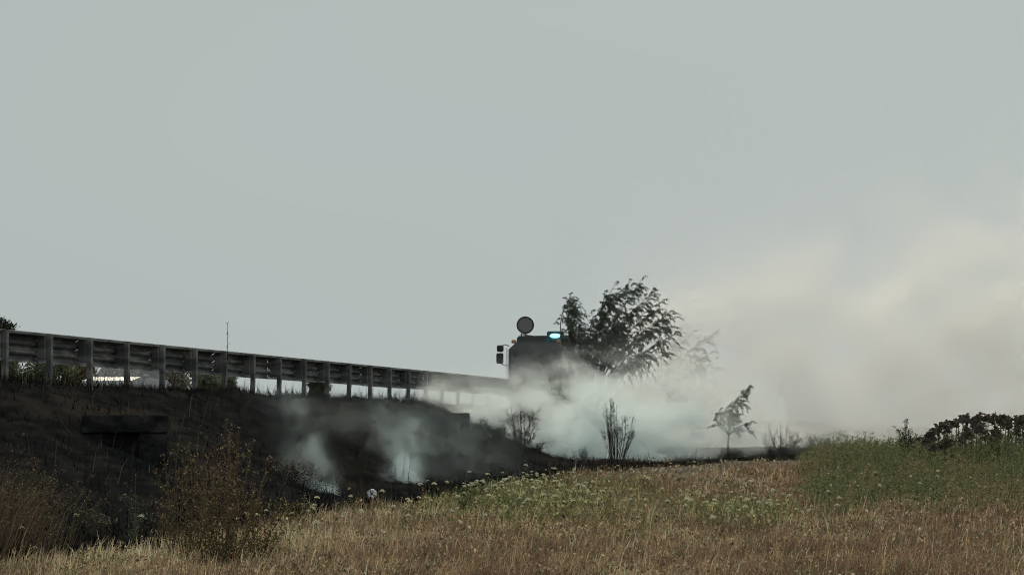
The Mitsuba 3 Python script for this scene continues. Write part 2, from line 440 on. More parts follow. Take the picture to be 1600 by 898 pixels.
def blades(P, h, w, az, lean, col, bend=0.35, segs=2):
    """Grass blades: (vertices, faces, colours). az: the way a blade leans, lean: how far its tip goes, as a part of h."""
    n = len(P)
    face = rng.uniform(0, np.pi, n)
    side = np.stack([np.cos(face), np.sin(face), 0 * face], 1) * (w / 2)[:, None]
    d = np.stack([np.cos(az), np.sin(az), 0 * az], 1)
    up = np.array([0, 0, 1.0])
    tip = P + d * (h * lean)[:, None] + up * (h * np.sqrt(np.clip(1 - lean ** 2 * 0.8, 0.1, 1)))[:, None]
    if segs == 1:
        v = np.stack([P - side, P + side, tip], 1)
        f = np.arange(n)[:, None] * 3 + np.array([0, 1, 2])
        return v.reshape(-1, 3), f, np.repeat(col, 3, 0)
    m = P * 0.45 + tip * 0.55 - d * (h * lean * bend * 0.5)[:, None] + up * (h * lean * bend * 0.4)[:, None]
    v = np.stack([P - side, P + side, m - side * 0.75, m + side * 0.75, tip], 1)
    f = (np.arange(n)[:, None, None] * 5 + np.array([[0, 1, 3], [0, 3, 2], [2, 3, 4]])).reshape(-1, 3)
    return v.reshape(-1, 3), f, np.repeat(col, 5, 0)


def leaves(P, size, col, droop=None, aspect=0.5):
    """Folded diamond leaves at P (n, 3) with random or given directions."""
    n = len(P)
    d = rng.normal(size=(n, 3)) if droop is None else droop
    d = d / np.linalg.norm(d, axis=1, keepdims=True)
    s = np.cross(d, rng.normal(size=(n, 3)))
    s /= np.linalg.norm(s, axis=1, keepdims=True)
    L, W = d * size[:, None], s * (size * aspect / 2)[:, None]
    nrm = np.cross(d, s) * (size * 0.08)[:, None]
    v = np.stack([P, P + L * 0.45 + W + nrm, P + L, P + L * 0.45 - W + nrm], 1)
    f = (np.arange(n)[:, None, None] * 4 + np.array([[0, 1, 2], [0, 2, 3]])).reshape(-1, 3)
    return v.reshape(-1, 3), f, np.repeat(col, 4, 0)


def join(*parts_):
    v, f, c, at = [], [], [], 0
    for a, b, d in parts_:
        v.append(a), f.append(b + at), c.append(d)
        at += len(a)
    return np.vstack(v), np.vstack(f), np.vstack(c)


def stem_set(lines_, col):
    """Thin stems: list of (points, radius) -> (vertices, faces, colours)."""
    m = cat(*[tube(p, r, 4) for p, r in lines_])
    return np.array(m.vertices), np.array(m.faces), jitter_color(col, len(m.vertices), 0.12)


def add_plant(holder, name, vfc, mat='m_plant'):
    k = part(holder, name, (vfc[0], vfc[1]), mat, color=vfc[2])
    if name in ('seed_heads', 'foliage', 'crown', 'twigs', 'leaves', 'blades', 'stems'):
        labels[k] = {'kind': 'stuff'}
    return k


def stuff(name, vfc, label, mat='m_plant'):
    put(number(name), (vfc[0], vfc[1]), mat, color=vfc[2])
    labels[name] = {'kind': 'stuff', 'label': label}


def ground_pts(xc, zc):
    X, Y = xc * CT - zc * ST, zc * CT + xc * ST
    return np.stack([X, Y, height(X, Y)], 1)


# zones of the field, in metres right of and ahead along the view axis
def blob(xc, zc, cx_, cz_, rx, rz):
    return np.exp(-(((xc - cx_) / rx) ** 2 + ((zc - cz_) / rz) ** 2))


def weed_zone(xc, zc):
    wob = (meshkit.fbm(np.stack([xc * 0.7, zc * 0.35, 0 * xc], -1), 3, 9) - 0.5)
    left = np.interp(zc, [44, 48, 60, 75, 100], [8.0, 5.1, 6.0, 7.4, 10.2]) + wob * 0.8
    return np.minimum((xc - left) / 0.7, (zc - 47.5 - wob * 9) / 3.0)


def umbel_zone(xc, zc):
    return np.maximum.reduce([blob(xc, zc, 0.3, 56, 2.2, 11), 0.75 * blob(xc, zc, 3.7, 49, 1.3, 6)])


# the grass of the field
N = 640000
u = rng.uniform(0, 1, N)
za, zb = 29.5, 104.0
zc = 1 / (1 / za - u * (1 / za - 1 / zb))              # more blades close by
zc = np.where(rng.uniform(0, 1, N) < 0.55, zc, np.sqrt(za ** 2 + u * (zb ** 2 - za ** 2)))
xc = rng.uniform(-1, 1, N) * (zc * 0.185 + 0.6)
tuft = rng.integers(0, N // 9, N)                      # blades stand in tufts
own = rng.uniform(0, 1, N) < 0.35
tx, tz = xc[tuft], zc[tuft]
xc = np.where(own, xc, tx + rng.normal(0, 0.035, N) * (1 + zc / 60))
zc = np.where(own, zc, tz + rng.normal(0, 0.05, N) * (1 + zc / 60))
tone_t = rng.normal(0, 1, N)[tuft] * ~own
P = ground_pts(xc, zc)
e = burnt_edge(P[:, 0], P[:, 1])
patch = meshkit.fbm(np.stack([xc * 1.1, zc * 0.35, 0 * xc], -1), 3, 21)
fine = meshkit.fbm(np.stack([xc * 4.5, zc * 1.6, 0 * xc], -1), 2, 22)
on_path = (e < 2.6 + 0.4 * np.sin(P[:, 1] * 0.35)) & (P[:, 1] > 70)
keep = (e > -0.15) & (~on_path | (rng.uniform(0, 1, N) < 0.16)) & (rng.uniform(0, 1, N) < 0.35 + 1.1 * fine)
P, xc, zc, e, patch, fine, on_path, tone_t = (a[keep] for a in (P, xc, zc, e, patch, fine, on_path, tone_t))
n = len(P)
pal = np.array([[0.375, 0.280, 0.185], [0.26, 0.175, 0.118], [0.55, 0.455, 0.30], [0.28, 0.27, 0.135], [0.15, 0.18, 0.085]])
green = np.clip(umbel_zone(xc, zc) * 1.5 - 0.1 + 0.5 * np.clip(weed_zone(xc, zc), 0, 1) + (patch - 0.5) * 0.8, 0, 0.9)
green = np.where(zc < 43 + 8 * (patch - 0.5), green * 0.35 + 0.9 * np.clip(meshkit.fbm(np.stack([xc * 1.7, zc * 0.5, 0 * xc], -1), 3, 25) - 0.55, 0, 1), green)
r = rng.uniform(0, 1, n)
kind = np.where(r < green, 3 + (rng.uniform(0, 1, n) < 0.6), np.where(rng.uniform(0, 1, n) < np.clip(0.5 + 2.4 * (patch - 0.5), 0.1, 0.9), 1, np.where(rng.uniform(0, 1, n) < 0.30, 2, 0)))
strawy = blob(xc, zc, -5.2, 37, 2.2, 5) + 0.5 * blob(xc, zc, -2.6, 44, 1.2, 6)
kind = np.where((rng.uniform(0, 1, n) < strawy) & (kind < 3), 2, kind)
col = jitter_color((1, 1, 1), n, 0.26) / 1.0 * pal[kind]
col = np.clip(col * (0.42 + 1.2 * fine)[:, None] * np.exp(0.34 * tone_t)[:, None], 0.01, 0.8)
hh = rng.gamma(4, 0.026, n) * (0.45 + 1.0 * patch) * np.exp(0.28 * tone_t) * np.where(on_path, 0.5, 1.0)
ww = rng.uniform(0.006, 0.014, n) * np.clip(zc / 40, 0.9, 1.9)
az = rng.normal(0.2, 1.3, n)
near_ = zc < 48
g1 = blades(P[near_], hh[near_], ww[near_], az[near_], rng.uniform(0.1, 0.75, near_.sum()), col[near_], segs=2)
g2 = blades(P[~near_], hh[~near_], ww[~near_] * 1.3, az[~near_], rng.uniform(0.1, 0.7, (~near_).sum()), col[~near_], segs=1)
# broken bits, bracts and small leaves lying in and on the grass
M = 120000
zc = 1 / (1 / 30.0 - rng.uniform(0, 1, M) * (1 / 30.0 - 1 / 85.0))
xc = rng.uniform(-1, 1, M) * (zc * 0.185 + 0.5)
Q = ground_pts(xc, zc)
thick = meshkit.fbm(np.stack([xc * 2.6, zc * 0.9, 0 * xc], -1), 3, 27)
uz = umbel_zone(xc, zc)
ok = (burnt_edge(Q[:, 0], Q[:, 1]) > 0.2) & (rng.uniform(0, 1, M) < 0.15 + 2.2 * np.clip(thick - 0.42, 0, 1) + 0.5 * uz)
Q, uz, zc = Q[ok], uz[ok], zc[ok]
n = len(Q)
r = rng.uniform(0, 1, n)
kc = np.where(r < 0.75 * uz, 3, np.where(r < 0.30, 0, np.where(r < 0.75, 1, 2)))
cc = np.array([[0.55, 0.46, 0.31], [0.17, 0.115, 0.075], [0.14, 0.15, 0.075], [0.42, 0.43, 0.22]])[kc]
Q[:, 2] += rng.gamma(2.2, 0.035, n)
g3 = leaves(Q, rng.uniform(0.03, 0.075, n) * np.clip(zc / 42, 0.85, 1.5), np.clip(cc * (1 + rng.normal(0, 0.25, (n, 1))), 0.01, 0.8), aspect=0.6)
stuff('dry_grass', join(g1, g2, g3), 'dry straw coloured grass over the field in the foreground', 'm_grass')

# tall thin dry stalks with seed heads over the front of the field
M = 1900
zc = 1 / (1 / 30.0 - rng.uniform(0, 1, M) * (1 / 30.0 - 1 / 62.0))
xc = rng.uniform(-1, 1, M) * (zc * 0.185 + 0.5)
P = ground_pts(xc, zc)
ok = burnt_edge(P[:, 0], P[:, 1]) > -0.1
P = P[ok]
M = len(P)
h = rng.gamma(8, 0.028, M)
az = rng.normal(0.3, 1.2, M)
lean = rng.uniform(0.05, 0.5, M)
c = jitter_color((0.42, 0.30, 0.16), M, 0.3)
st = blades(P, h, np.full(M, 0.006), az, lean, c)
top = P + np.stack([np.cos(az) * h * lean, np.sin(az) * h * lean, h * np.sqrt(1 - 0.8 * lean ** 2)], 1)
rep = np.repeat(np.arange(M), 4)
hd = leaves(top[rep] - rng.uniform(0, 1, (len(rep), 1)) * np.array([0, 0, 0.07]) + rng.normal(0, 0.008, (len(rep), 3)), rng.uniform(0.025, 0.05, len(rep)), jitter_color((0.46, 0.35, 0.20), len(rep), 0.25),
            droop=np.stack([np.cos(az[rep]) * 0.6, np.sin(az[rep]) * 0.6, np.full(len(rep), 0.6)], 1) + rng.normal(0, 0.3, (len(rep), 3)), aspect=0.3)
stuff('seeding_grass', join(st, hd), 'thin dry stalks with seed heads standing in the foreground grass', 'm_grass')

# charred stubble on the burnt slope
M = 90000
Y = 30 + rng.uniform(0, 1, M) ** 1.2 * 80
X = rng.uniform(-19.0, -6.5, M)
e = burnt_edge(X, Y)
brown = meshkit.fbm(np.stack([X * 0.8, Y * 0.35, 0 * X], -1), 3, 31)
ok = (e < 0.1) & (rng.uniform(0, 1, M) < np.where((Y > 49) & (Y < 80), 0.14, 0.16) + 0.9 * (e > -1.2) + 1.0 * (X < -18.1)) & ((Y < 83) | (e > -2.4))
X, Y, brown = X[ok], Y[ok], brown[ok]
P = np.stack([X, Y, height(X, Y)], 1)
n = len(P)
dry = rng.uniform(0, 1, n) < np.clip((brown - 0.47) * 1.6, 0.02, 0.5)
c = np.where(dry[:, None], jitter_color((0.105, 0.080, 0.050), n, 0.3), jitter_color((0.016, 0.016, 0.016), n, 0.35))
M = 1500
Y2 = rng.uniform(34, 80, M)
X2 = rng.uniform(-18.9, -12.5, M)
ok2 = (burnt_edge(X2, Y2) < 0) & (rng.uniform(0, 1, M) < 1.6 * meshkit.fbm(np.stack([X2 * 0.9, Y2 * 0.4, 0 * X2], -1), 2, 35) - 0.3)
X2, Y2 = X2[ok2], Y2[ok2]
n2 = len(X2)
stalks = blades(np.stack([X2, Y2, height(X2, Y2)], 1), rng.gamma(5, 0.075, n2), rng.uniform(0.008, 0.016, n2), rng.normal(0.3, 1.2, n2), rng.uniform(0.05, 0.6, n2),
                np.where((rng.uniform(0, 1, n2) < 0.45)[:, None], jitter_color((0.14, 0.115, 0.085), n2, 0.3), jitter_color((0.022, 0.021, 0.02), n2, 0.3)))
stuff('burnt_stubble', join(stalks, blades(P, rng.gamma(4, 0.032, n) * np.where(X < -18.3, 1.2, 1) * np.where(Y > 76, 1.5, 1), rng.uniform(0.012, 0.03, n), rng.uniform(0, 6.3, n), rng.uniform(0.1, 0.8, n), c, segs=1)), 'charred black grass stubble over the burnt slope')

# green weeds at right: one mass of leafy stems
M = 5200
zc = rng.uniform(46, 92, M)
xc = rng.uniform(4.5, 18.0, M)
wz = weed_zone(xc, zc)
ok = (wz > 0) & (xc < zc * 0.19 + 0.6) & (rng.uniform(0, 1, M) < 0.25 + 0.9 * meshkit.fbm(np.stack([xc * 0.9, zc * 0.5, 0 * xc], -1), 3, 33))
xc, zc, wz = xc[ok], zc[ok], wz[ok]
P = ground_pts(xc, zc)
n = len(P)
clump = meshkit.fbm(np.stack([xc * 0.55, zc * 0.25, 0 * xc], -1), 3, 41)
h = (0.26 + 0.95 * np.clip(clump - 0.25, 0, 1)) * np.clip(wz * 0.5 + 0.4, 0.4, 1.0) * rng.uniform(0.75, 1.2, n) * np.interp(zc, [46, 56, 66, 90], [0.55, 0.85, 1.15, 1.2])
st = blades(P, h, np.full(n, 0.012), rng.uniform(0, 6.3, n), rng.uniform(0, 0.35, n), jitter_color((0.09, 0.10, 0.045), n, 0.2))
K = 34
rep = np.repeat(np.arange(n), K)
t = rng.uniform(0.05, 1.0, len(rep)) ** 0.8
q = P[rep] + np.array([0, 0, 1.0]) * (h[rep] * t)[:, None] + rng.normal(0, 0.085, (len(rep), 3)) * (1.2 - 0.75 * t)[:, None]
tn = np.clip((meshkit.fbm(np.stack([xc * 0.9, zc * 0.35, 0 * xc], -1), 3, 44) - 0.38) * 4, 0, 1)[:, None]
tone = (1 - tn) * np.array((0.165, 0.20, 0.095)) + tn * np.array((0.25, 0.22, 0.12))
lf = leaves(q, rng.uniform(0.04, 0.09, len(rep)), np.clip(tone[rep] * (1 + rng.normal(0, 0.28, (len(rep), 1))), 0.01, 0.4), aspect=0.45)
stuff('green_weeds', join(st, lf), 'thick patch of low dark green weeds in the right of the field', 'm_leaf')

# ------------------------------------------------------------------ white flower heads (each a plant)


def umbel_meshes(k):
    r_ = np.random.default_rng(100 + k)
    rays, fl = [], []
    for q in range(15):
        rad, a = 0.038 * math.sqrt((q + 0.4) / 15), q * 2.4 + r_.uniform(-0.2, 0.2)
        z = 0.04 - 17.0 * rad * rad + r_.uniform(-0.003, 0.003)
        c_ = np.array([rad * math.cos(a), rad * math.sin(a), z])
        ang = np.arange(6) * math.pi / 3
        ring = c_ + 0.0115 * np.stack([np.cos(ang), np.sin(ang), -0.55 * (np.cos(ang) * math.cos(a) + np.sin(ang) * math.sin(a)) * rad / 0.038], 1)
        fl.append(trimesh.Trimesh(np.vstack([c_ + [0, 0, 0.007], ring]), [[0, j + 1, (j + 1) % 6 + 1] for j in range(6)], process=False))
        rays.append(trimesh.Trimesh([[0.0015, 0, 0], [-0.0015, 0, 0], c_], [[0, 1, 2]], process=False))
    return cat(*fl), cat(*rays)


scene['m_petal'] = {'type': 'twosided', 'bsdf': {'type': 'diffuse', 'reflectance': {'type': 'rgb', 'value': [0.66, 0.62, 0.42]}}}
scene['m_stem'] = {'type': 'twosided', 'bsdf': {'type': 'diffuse', 'reflectance': {'type': 'rgb', 'value': [0.13, 0.14, 0.06]}}}
FL = []
for k in range(4):
    fl_, rays_ = umbel_meshes(k)
    bow = tube([(0, 0, 0), (0.02 * (k - 1.5), 0.01, -0.14), (0.05 * (k - 1.5), 0.0, -0.30)], [0.002, 0.003, 0.004], 4)
    FL.append((mikit.ply(fl_, 'm_petal'), mikit.ply(cat(rays_, bow), 'm_stem')))
U = [('white flower head in the pale green patch in the middle of the field', 'flowers in the middle patch', 118, lambda: (rng.normal(0.25, 1.25), rng.normal(57, 7.5))),
     ('white flower head in the loose cluster right of the middle patch, below the green weeds', 'flowers in the right cluster', 52, lambda: (rng.normal(3.8, 0.75), rng.normal(48.5, 3.0))),
     ('pale flower head among the green weeds at right', 'flowers among the green weeds', 26, lambda: (rng.uniform(6, 10.5), rng.uniform(50, 60))),
     ('small pale flower head in the dry grass left of the middle patch', 'flowers in the dry grass at left', 30, lambda: (rng.uniform(-4.2, -1.3), rng.uniform(40, 56)))]


def flower(label, group, x, y, z, s):
    k = thing('umbel_flower', label, 'flower', group)
    v = int(rng.integers(0, 4))
    m = T().translate([x, y, z]).rotate([0, 0, 1], float(rng.uniform(0, 360))).rotate([1, 0, 0], float(rng.normal(12, 14))).scale(s)
    scene[k + '__flower_head'] = {**FL[v][0], 'to_world': m}
    scene[k + '__stem'] = {**FL[v][1], 'to_world': m}


for label, group, count, draw in U:
    made = 0
    while made < count:
        a, b = draw()
        p = ground_pts(np.array([a]), np.array([b]))[0]
        if burnt_edge(p[:1], p[1:2])[0] < 0.2:
            continue
        flower(label, group, p[0], p[1], p[2] + rng.uniform(0.18, 0.44), rng.uniform(0.65, 1.4))
        made += 1
for px, py, z_ in ((817, 740, 70), (838, 741, 70), (866, 733, 72), (785, 740, 69)):
    x_, y_ = spot(px, z_)
    flower('white flower head standing out against the black burnt ground', 'flowers before the burnt ground', x_, y_, high(py, z_), 1.35)
for px, py, z_ in ((57, 857, 35.5), (36, 826, 36.5), (120, 806, 38), (222, 808, 37)):
    x_, y_ = spot(px, z_)
    flower('pale flower head low in the grass near the lower left corner', 'flowers in the lower left corner', x_, y_, high(py, z_), 1.0)

# ------------------------------------------------------------------ weedy bushes in front of the burnt slope


def weed_bush(px, zc_, h_, width, n_stems, label, tone, tip, leafy=17, group=None):
    x_, y_ = spot(px, zc_)
    z_ = float(height(np.array([x_]), np.array([y_]))[0])
    k = thing('weed_bush', label, 'weed', group)
    ls, q, tips = [], [], []
    for s in range(n_stems):
        a = rng.uniform(0, 6.28)
        r_ = width * math.sqrt(rng.uniform(0, 1))
        b = np.array([x_ + 0.3 * r_ * math.cos(a), y_ + 0.3 * r_ * math.sin(a), z_ - 0.03])
        tip_ = np.array([x_ + r_ * math.cos(a) + 0.06, y_ + r_ * math.sin(a), z_ + h_ * rng.uniform(0.3, 1.0) * (1 - 0.35 * (r_ / width) ** 2)])
        pts = curve(b, tip_, rng.normal(0, 0.05, 3), 6)
        ls.append((pts, np.linspace(0.006, 0.002, 6)))
        for g in range(3):
            t_ = rng.uniform(0.35, 0.9)
            o = pts[0] * (1 - t_) + pts[-1] * t_
            e_ = o + np.array([rng.normal(0, 0.10), rng.normal(0, 0.10), rng.uniform(0.05, 0.2)])
            ls.append((np.array([o, (o + e_) / 2 + [0, 0, -0.01], e_]), 0.002))
            tips.append(e_)
            q.append(o + (e_ - o) * rng.uniform(0, 1, (5, 1)) + rng.normal(0, 0.02, (5, 3)))
        t_ = rng.uniform(0.1, 1, (leafy, 1))
        q.append(pts[0] * (1 - t_) + pts[-1] * t_ + rng.normal(0, 0.045, (leafy, 3)))
        tips.append(pts[-1])
    add_plant(k, 'stems', stem_set(ls, np.asarray(tone) * 1.2))
    q = np.vstack(q)
    add_plant(k, 'foliage', leaves(q, rng.uniform(0.025, 0.06, len(q)), jitter_color(np.asarray(tone) * 1.15, len(q), 0.4), aspect=0.4), 'm_leaf')
    tp = np.repeat(np.array(tips), 4, 0) + rng.normal(0, 0.012, (4 * len(tips), 3))
    add_plant(k, 'seed_heads', leaves(tp, rng.uniform(0.014, 0.03, len(tp)), jitter_color(tip, len(tp), 0.35), aspect=0.7))


weed_bush(292, 35.5, 1.85, 0.55, 44, 'tall brownish green weed bush in the left foreground, tallest left part of the clump', (0.125, 0.105, 0.062), (0.34, 0.23, 0.15))
weed_bush(356, 35.0, 1.7, 0.58, 44, 'dense brown weed bush in the left foreground, right part of the clump', (0.135, 0.102, 0.062), (0.38, 0.27, 0.18))
weed_bush(330, 33.4, 0.75, 0.5, 24, 'low dark weed bush at the bottom edge below the tall clump', (0.075, 0.062, 0.034), (0.26, 0.20, 0.13))
weed_bush(402, 34.4, 1.05, 0.34, 20, 'short brown weed bush leaning out right of the tall clump', (0.105, 0.085, 0.045), (0.34, 0.28, 0.18))
weed_bush(450, 44.5, 0.62, 0.38, 16, 'small olive weed bush right of the tall clump, close to the burnt edge', (0.11, 0.10, 0.05), (0.40, 0.35, 0.22))
weed_bush(212, 39.0, 1.5, 0.13, 6, 'thin tall grey weed in front of the black slope left of the clump', (0.105, 0.115, 0.085), (0.22, 0.22, 0.17), 16)
weed_bush(150, 39.5, 0.58, 0.36, 9, 'low tangle of grey weed stems before the black slope at left', (0.085, 0.080, 0.06), (0.38, 0.34, 0.24), 8)
weed_bush(60, 38.0, 0.92, 0.36, 11, 'grey green weed at far left, standing before the black slope', (0.10, 0.098, 0.065), (0.26, 0.24, 0.17), 12)
weed_bush(725, 50.0, 0.50, 0.16, 9, 'narrow dark green weed standing in the middle of the field', (0.085, 0.098, 0.045), (0.28, 0.27, 0.16), 22)
weed_bush(540, 47.0, 0.26, 0.35, 10, 'low grey green weed in the dry grass left of the flower patch', (0.12, 0.12, 0.06), (0.35, 0.30, 0.2), 14)

# brown slanting grass at the far left edge
M = 760
zc = rng.uniform(34.0, 39.5, M)
xc = (rng.normal(10, 44, M) - 800) / F * zc
P = ground_pts(xc, zc)
h = rng.uniform(0.2, 0.95, M)
k = thing('tall_grass_clump', 'clump of tall brown grass slanting right at the left edge', 'grass')
az = rng.normal(0.25, 0.5, M)
ln = rng.uniform(0.25, 0.75, M)
add_plant(k, 'blades', blades(P, h, np.full(M, 0.008), az, ln, jitter_color((0.17, 0.125, 0.080), M, 0.4)))
tp = P + np.stack([np.cos(az) * h * ln, np.sin(az) * h * ln, h * np.sqrt(1 - 0.8 * ln ** 2)], 1)
rep = np.repeat(np.arange(0, M, 2), 5)
add_plant(k, 'seed_heads', leaves(tp[rep] + rng.normal(0, 0.02, (len(rep), 3)), rng.uniform(0.03, 0.05, len(rep)), jitter_color((0.20, 0.145, 0.09), len(rep), 0.3), aspect=0.3))

# singed weeds still standing on the burnt slope
for px, zc_, h_, which in ((520, 56.5, 0.85, 'right beside the left smoke wisp'), (566, 57.5, 0.95, 'halfway between the two thin smoke wisps'), (495, 60.0, 0.7, 'above the left smoke wisp'),
                           (555, 63.0, 0.75, 'high up left of the right wisp'), (470, 53.5, 0.6, 'at its foot, left of the wisps')):
    weed_bush(px, zc_, h_, 0.34, 12, 'singed brown weed on the black slope ' + which, (0.042, 0.036, 0.026), (0.13, 0.105, 0.07), 16, 'singed weeds on the slope')

# the thin stalk above the rail
x_, y_ = spot(348, 64.5)
k = thing('weed_stalk', 'single thin dry stalk sticking up above the guardrail', 'weed')
zt = high(505, 64.5)
pts = curve((x_, y_, RZ), (x_ + 0.10, y_, zt), (0.05, 0, 0), 7)
part(k, 'stem', tube(pts, np.linspace(0.011, 0.006, 7), 5), 'm_bark')
qq = pts[3:].repeat(6, 0) + rng.normal(0, 0.02, (24, 3))
add_plant(k, 'seed_head', leaves(qq, rng.uniform(0.03, 0.06, 24), jitter_color((0.06, 0.055, 0.04), 24), aspect=0.3))

# ------------------------------------------------------------------ charred concrete boxes on the slope


def culvert(px, py, zc_, w, label):
    x_, y_ = spot(px, zc_)
    k = thing('concrete_culvert', label, 'culvert')
    m = T().translate([x_, y_, high(py, zc_)]).rotate([0, 0, 1], math.degrees(TH) + math.degrees(math.atan((800 - px) / F)))
    def rough(sx, sy, sz, c_):
        b = box(sx, sy, sz, c_, 0.02).subdivide_to_size(0.12)
        b.vertices += (meshkit.noise(b.vertices * 7 + 3)[:, None] - 0.5) * 0.022
        return b
    part(k, 'slab', rough(w, 1.5, 0.30, (0, 0.75, -0.15)), 'm_concrete', m=m)
    part(k, 'pillar', rough(0.47, 1.2, 1.5, (w / 2 - 0.26, 0.63, -1.05)), 'm_concrete', m=m)
    part(k, 'pillar', rough(0.30, 1.2, 1.5, (-w / 2 + 0.18, 0.66, -1.05)), 'm_concrete', m=m)
    part(k, 'back_wall', rough(w - 0.08, 1.0, 1.5, (0, 0.72, -1.05)), 'm_concrete', m=m)


culvert(197, 648, 48.0, 1.43, 'charred concrete culvert block with a slab top on the black slope at left')
culvert(688, 645, 75.6, 1.55, 'charred flat topped concrete block on the slope just before the thick smoke')

# ------------------------------------------------------------------ trees and shrubs


def pinnate(o, d, L, col, out, stems, size=0.075, pairs=7):
    """One feathery leaf: a drooping rib with leaflets hanging on both sides."""
    d = d / np.linalg.norm(d)
    end = o + d * L
    pts = curve(o, end, (0, 0, 0.16 * L), 5) - np.array([0, 0, 1.0]) * (np.linspace(0, 1, 5)[:, None] ** 2) * 0.30 * L
    stems.append((pts, 0.004))
    t = np.linspace(0.15, 1, pairs)
    c_ = np.stack([np.interp(t, np.linspace(0, 1, 5), pts[:, j]) for j in range(3)], 1).repeat(2, 0)
    s = np.cross(d, [0, 0, 1.0])
    s /= np.linalg.norm(s) + 1e-9
    sg = np.tile([1.0, -1.0], pairs)[:, None]
    dd = s * sg * 0.55 + d * 0.45 + np.array([0, 0, -0.75]) + rng.normal(0, 0.25, (2 * pairs, 3))
    out.append(leaves(c_, rng.uniform(0.75, 1.25, 2 * pairs) * size, jitter_color(col, 2 * pairs, 0.3), droop=dd, aspect=0.45))


def feather_tree(name, label, cat_, base, limbs, zc_, col, leaf_len, per_limb, group=None, size=0.075, spread=0.5, start=0.25, trunk_r=0.07, fork=None, twig=0.35):
    """limbs: photograph pixels of limb tips; every limb gets its own depth around zc_."""
    bx, by = base
    x_, y_ = spot(bx, zc_)
    z_ = float(height(np.array([x_]), np.array([y_]))[0])
    k = thing(name, label, cat_, group)
    fx, fy = fork
    fX, fY = spot(fx, zc_)
    F0 = np.array([fX, fY, high(fy, zc_)])
    part(k, 'trunk', tube(curve((x_, y_, z_ - 0.1), F0, (-0.04, 0.03, 0), 7), np.linspace(trunk_r, trunk_r * 0.6, 7), 7), 'm_bark', smooth=True)
    out, stems, limb_ms = [], [], []
    for (px, py) in limbs:
        dz_ = rng.normal(0, spread)
        tX, tY = spot(px, zc_ + dz_)
        tip = np.array([tX, tY, high(py, zc_ + dz_)])
        L = np.linalg.norm(tip - F0)
        sag = np.array([-0.10, 0, 0.10]) * L + rng.normal(0, 0.04, 3) * L
        pts = curve(F0, tip, sag, 9)
        limb_ms.append(tube(pts, np.linspace(trunk_r * 0.45, 0.007, 9), 5))
        m = max(3, int(per_limb * L / 2.0))
        for t in rng.uniform(start, 1.0, m) ** 0.85:
            i_ = min(int(t * 8), 7)
            o = pts[i_] + (pts[i_ + 1] - pts[i_]) * (t * 8 - i_)
            d = np.array([rng.normal(0.5, 0.4), rng.normal(0, 0.5), rng.normal(0.0, 0.4)])
            if rng.uniform() < twig:
                o2 = o + d / np.linalg.norm(d) * rng.uniform(0.1, 0.35)
                stems.append((np.array([o, (o + o2) / 2 + [0, 0, 0.02], o2]), 0.006))
                o = o2
            pinnate(o, d, leaf_len * rng.uniform(0.7, 1.25), col, out, stems, size)
        pinnate(pts[-1], pts[-1] - pts[-2], leaf_len, col, out, stems, size)
    part(k, 'limbs', cat(*limb_ms), 'm_bark')
    v = stem_set(stems, (0.035, 0.033, 0.022))
    add_plant(k, 'twigs', v)
    add_plant(k, 'crown', join(*out), 'm_leaf')


dense = [(970 + rng.normal(0, 20), 510 + rng.normal(0, 18)) for _ in range(12)]
feather_tree('wind_bent_tree', 'dark feathery leaved tree bent to the right by the wind beside the truck', 'tree', (938, 690),
             [(890, 466), (893, 478), (899, 492), (905, 505), (887, 474), (896, 485), (912, 520), (945, 462), (960, 447), (970, 455), (985, 447), (1002, 438), (1000, 450), (1018, 458), (1012, 470), (1032, 472), (1028, 486),
              (1044, 490), (1040, 500), (1046, 512), (1020, 520), (1034, 536), (1022, 548), (1008, 560), (985, 570), (905, 540), (1050, 525), (1040, 555)] + dense,
             95, (0.11, 0.13, 0.10), 0.30, 16, spread=0.45, trunk_r=0.07, fork=(930, 640), size=0.088, start=0.42)
feather_tree('wind_bent_tree', 'faint thin tree behind the smoke, right of the dark feathery tree', 'tree', (1040, 690),
             [(1118, 522), (1108, 530), (1095, 535), (1082, 520), (1070, 512), (1060, 530), (1110, 552), (1100, 566), (1118, 574), (1048, 540), (1075, 548)],
             115, (0.055, 0.065, 0.052), 0.30, 10, spread=0.3, trunk_r=0.045, fork=(1045, 628), start=0.4)
feather_tree('sapling', 'slender grey sapling leaning right in the smoke, in the right of the burnt strip', 'sapling', (1139, 700),
             [(1168, 608), (1164, 616), (1155, 622), (1148, 628), (1140, 632), (1124, 643), (1120, 655), (1170, 660), (1170, 675), (1116, 664), (1150, 650), (1142, 640)],
             89.3, (0.09, 0.10, 0.09), 0.22, 16, spread=0.15, size=0.085, start=0.3, trunk_r=0.03, fork=(1139, 680), twig=0.15)


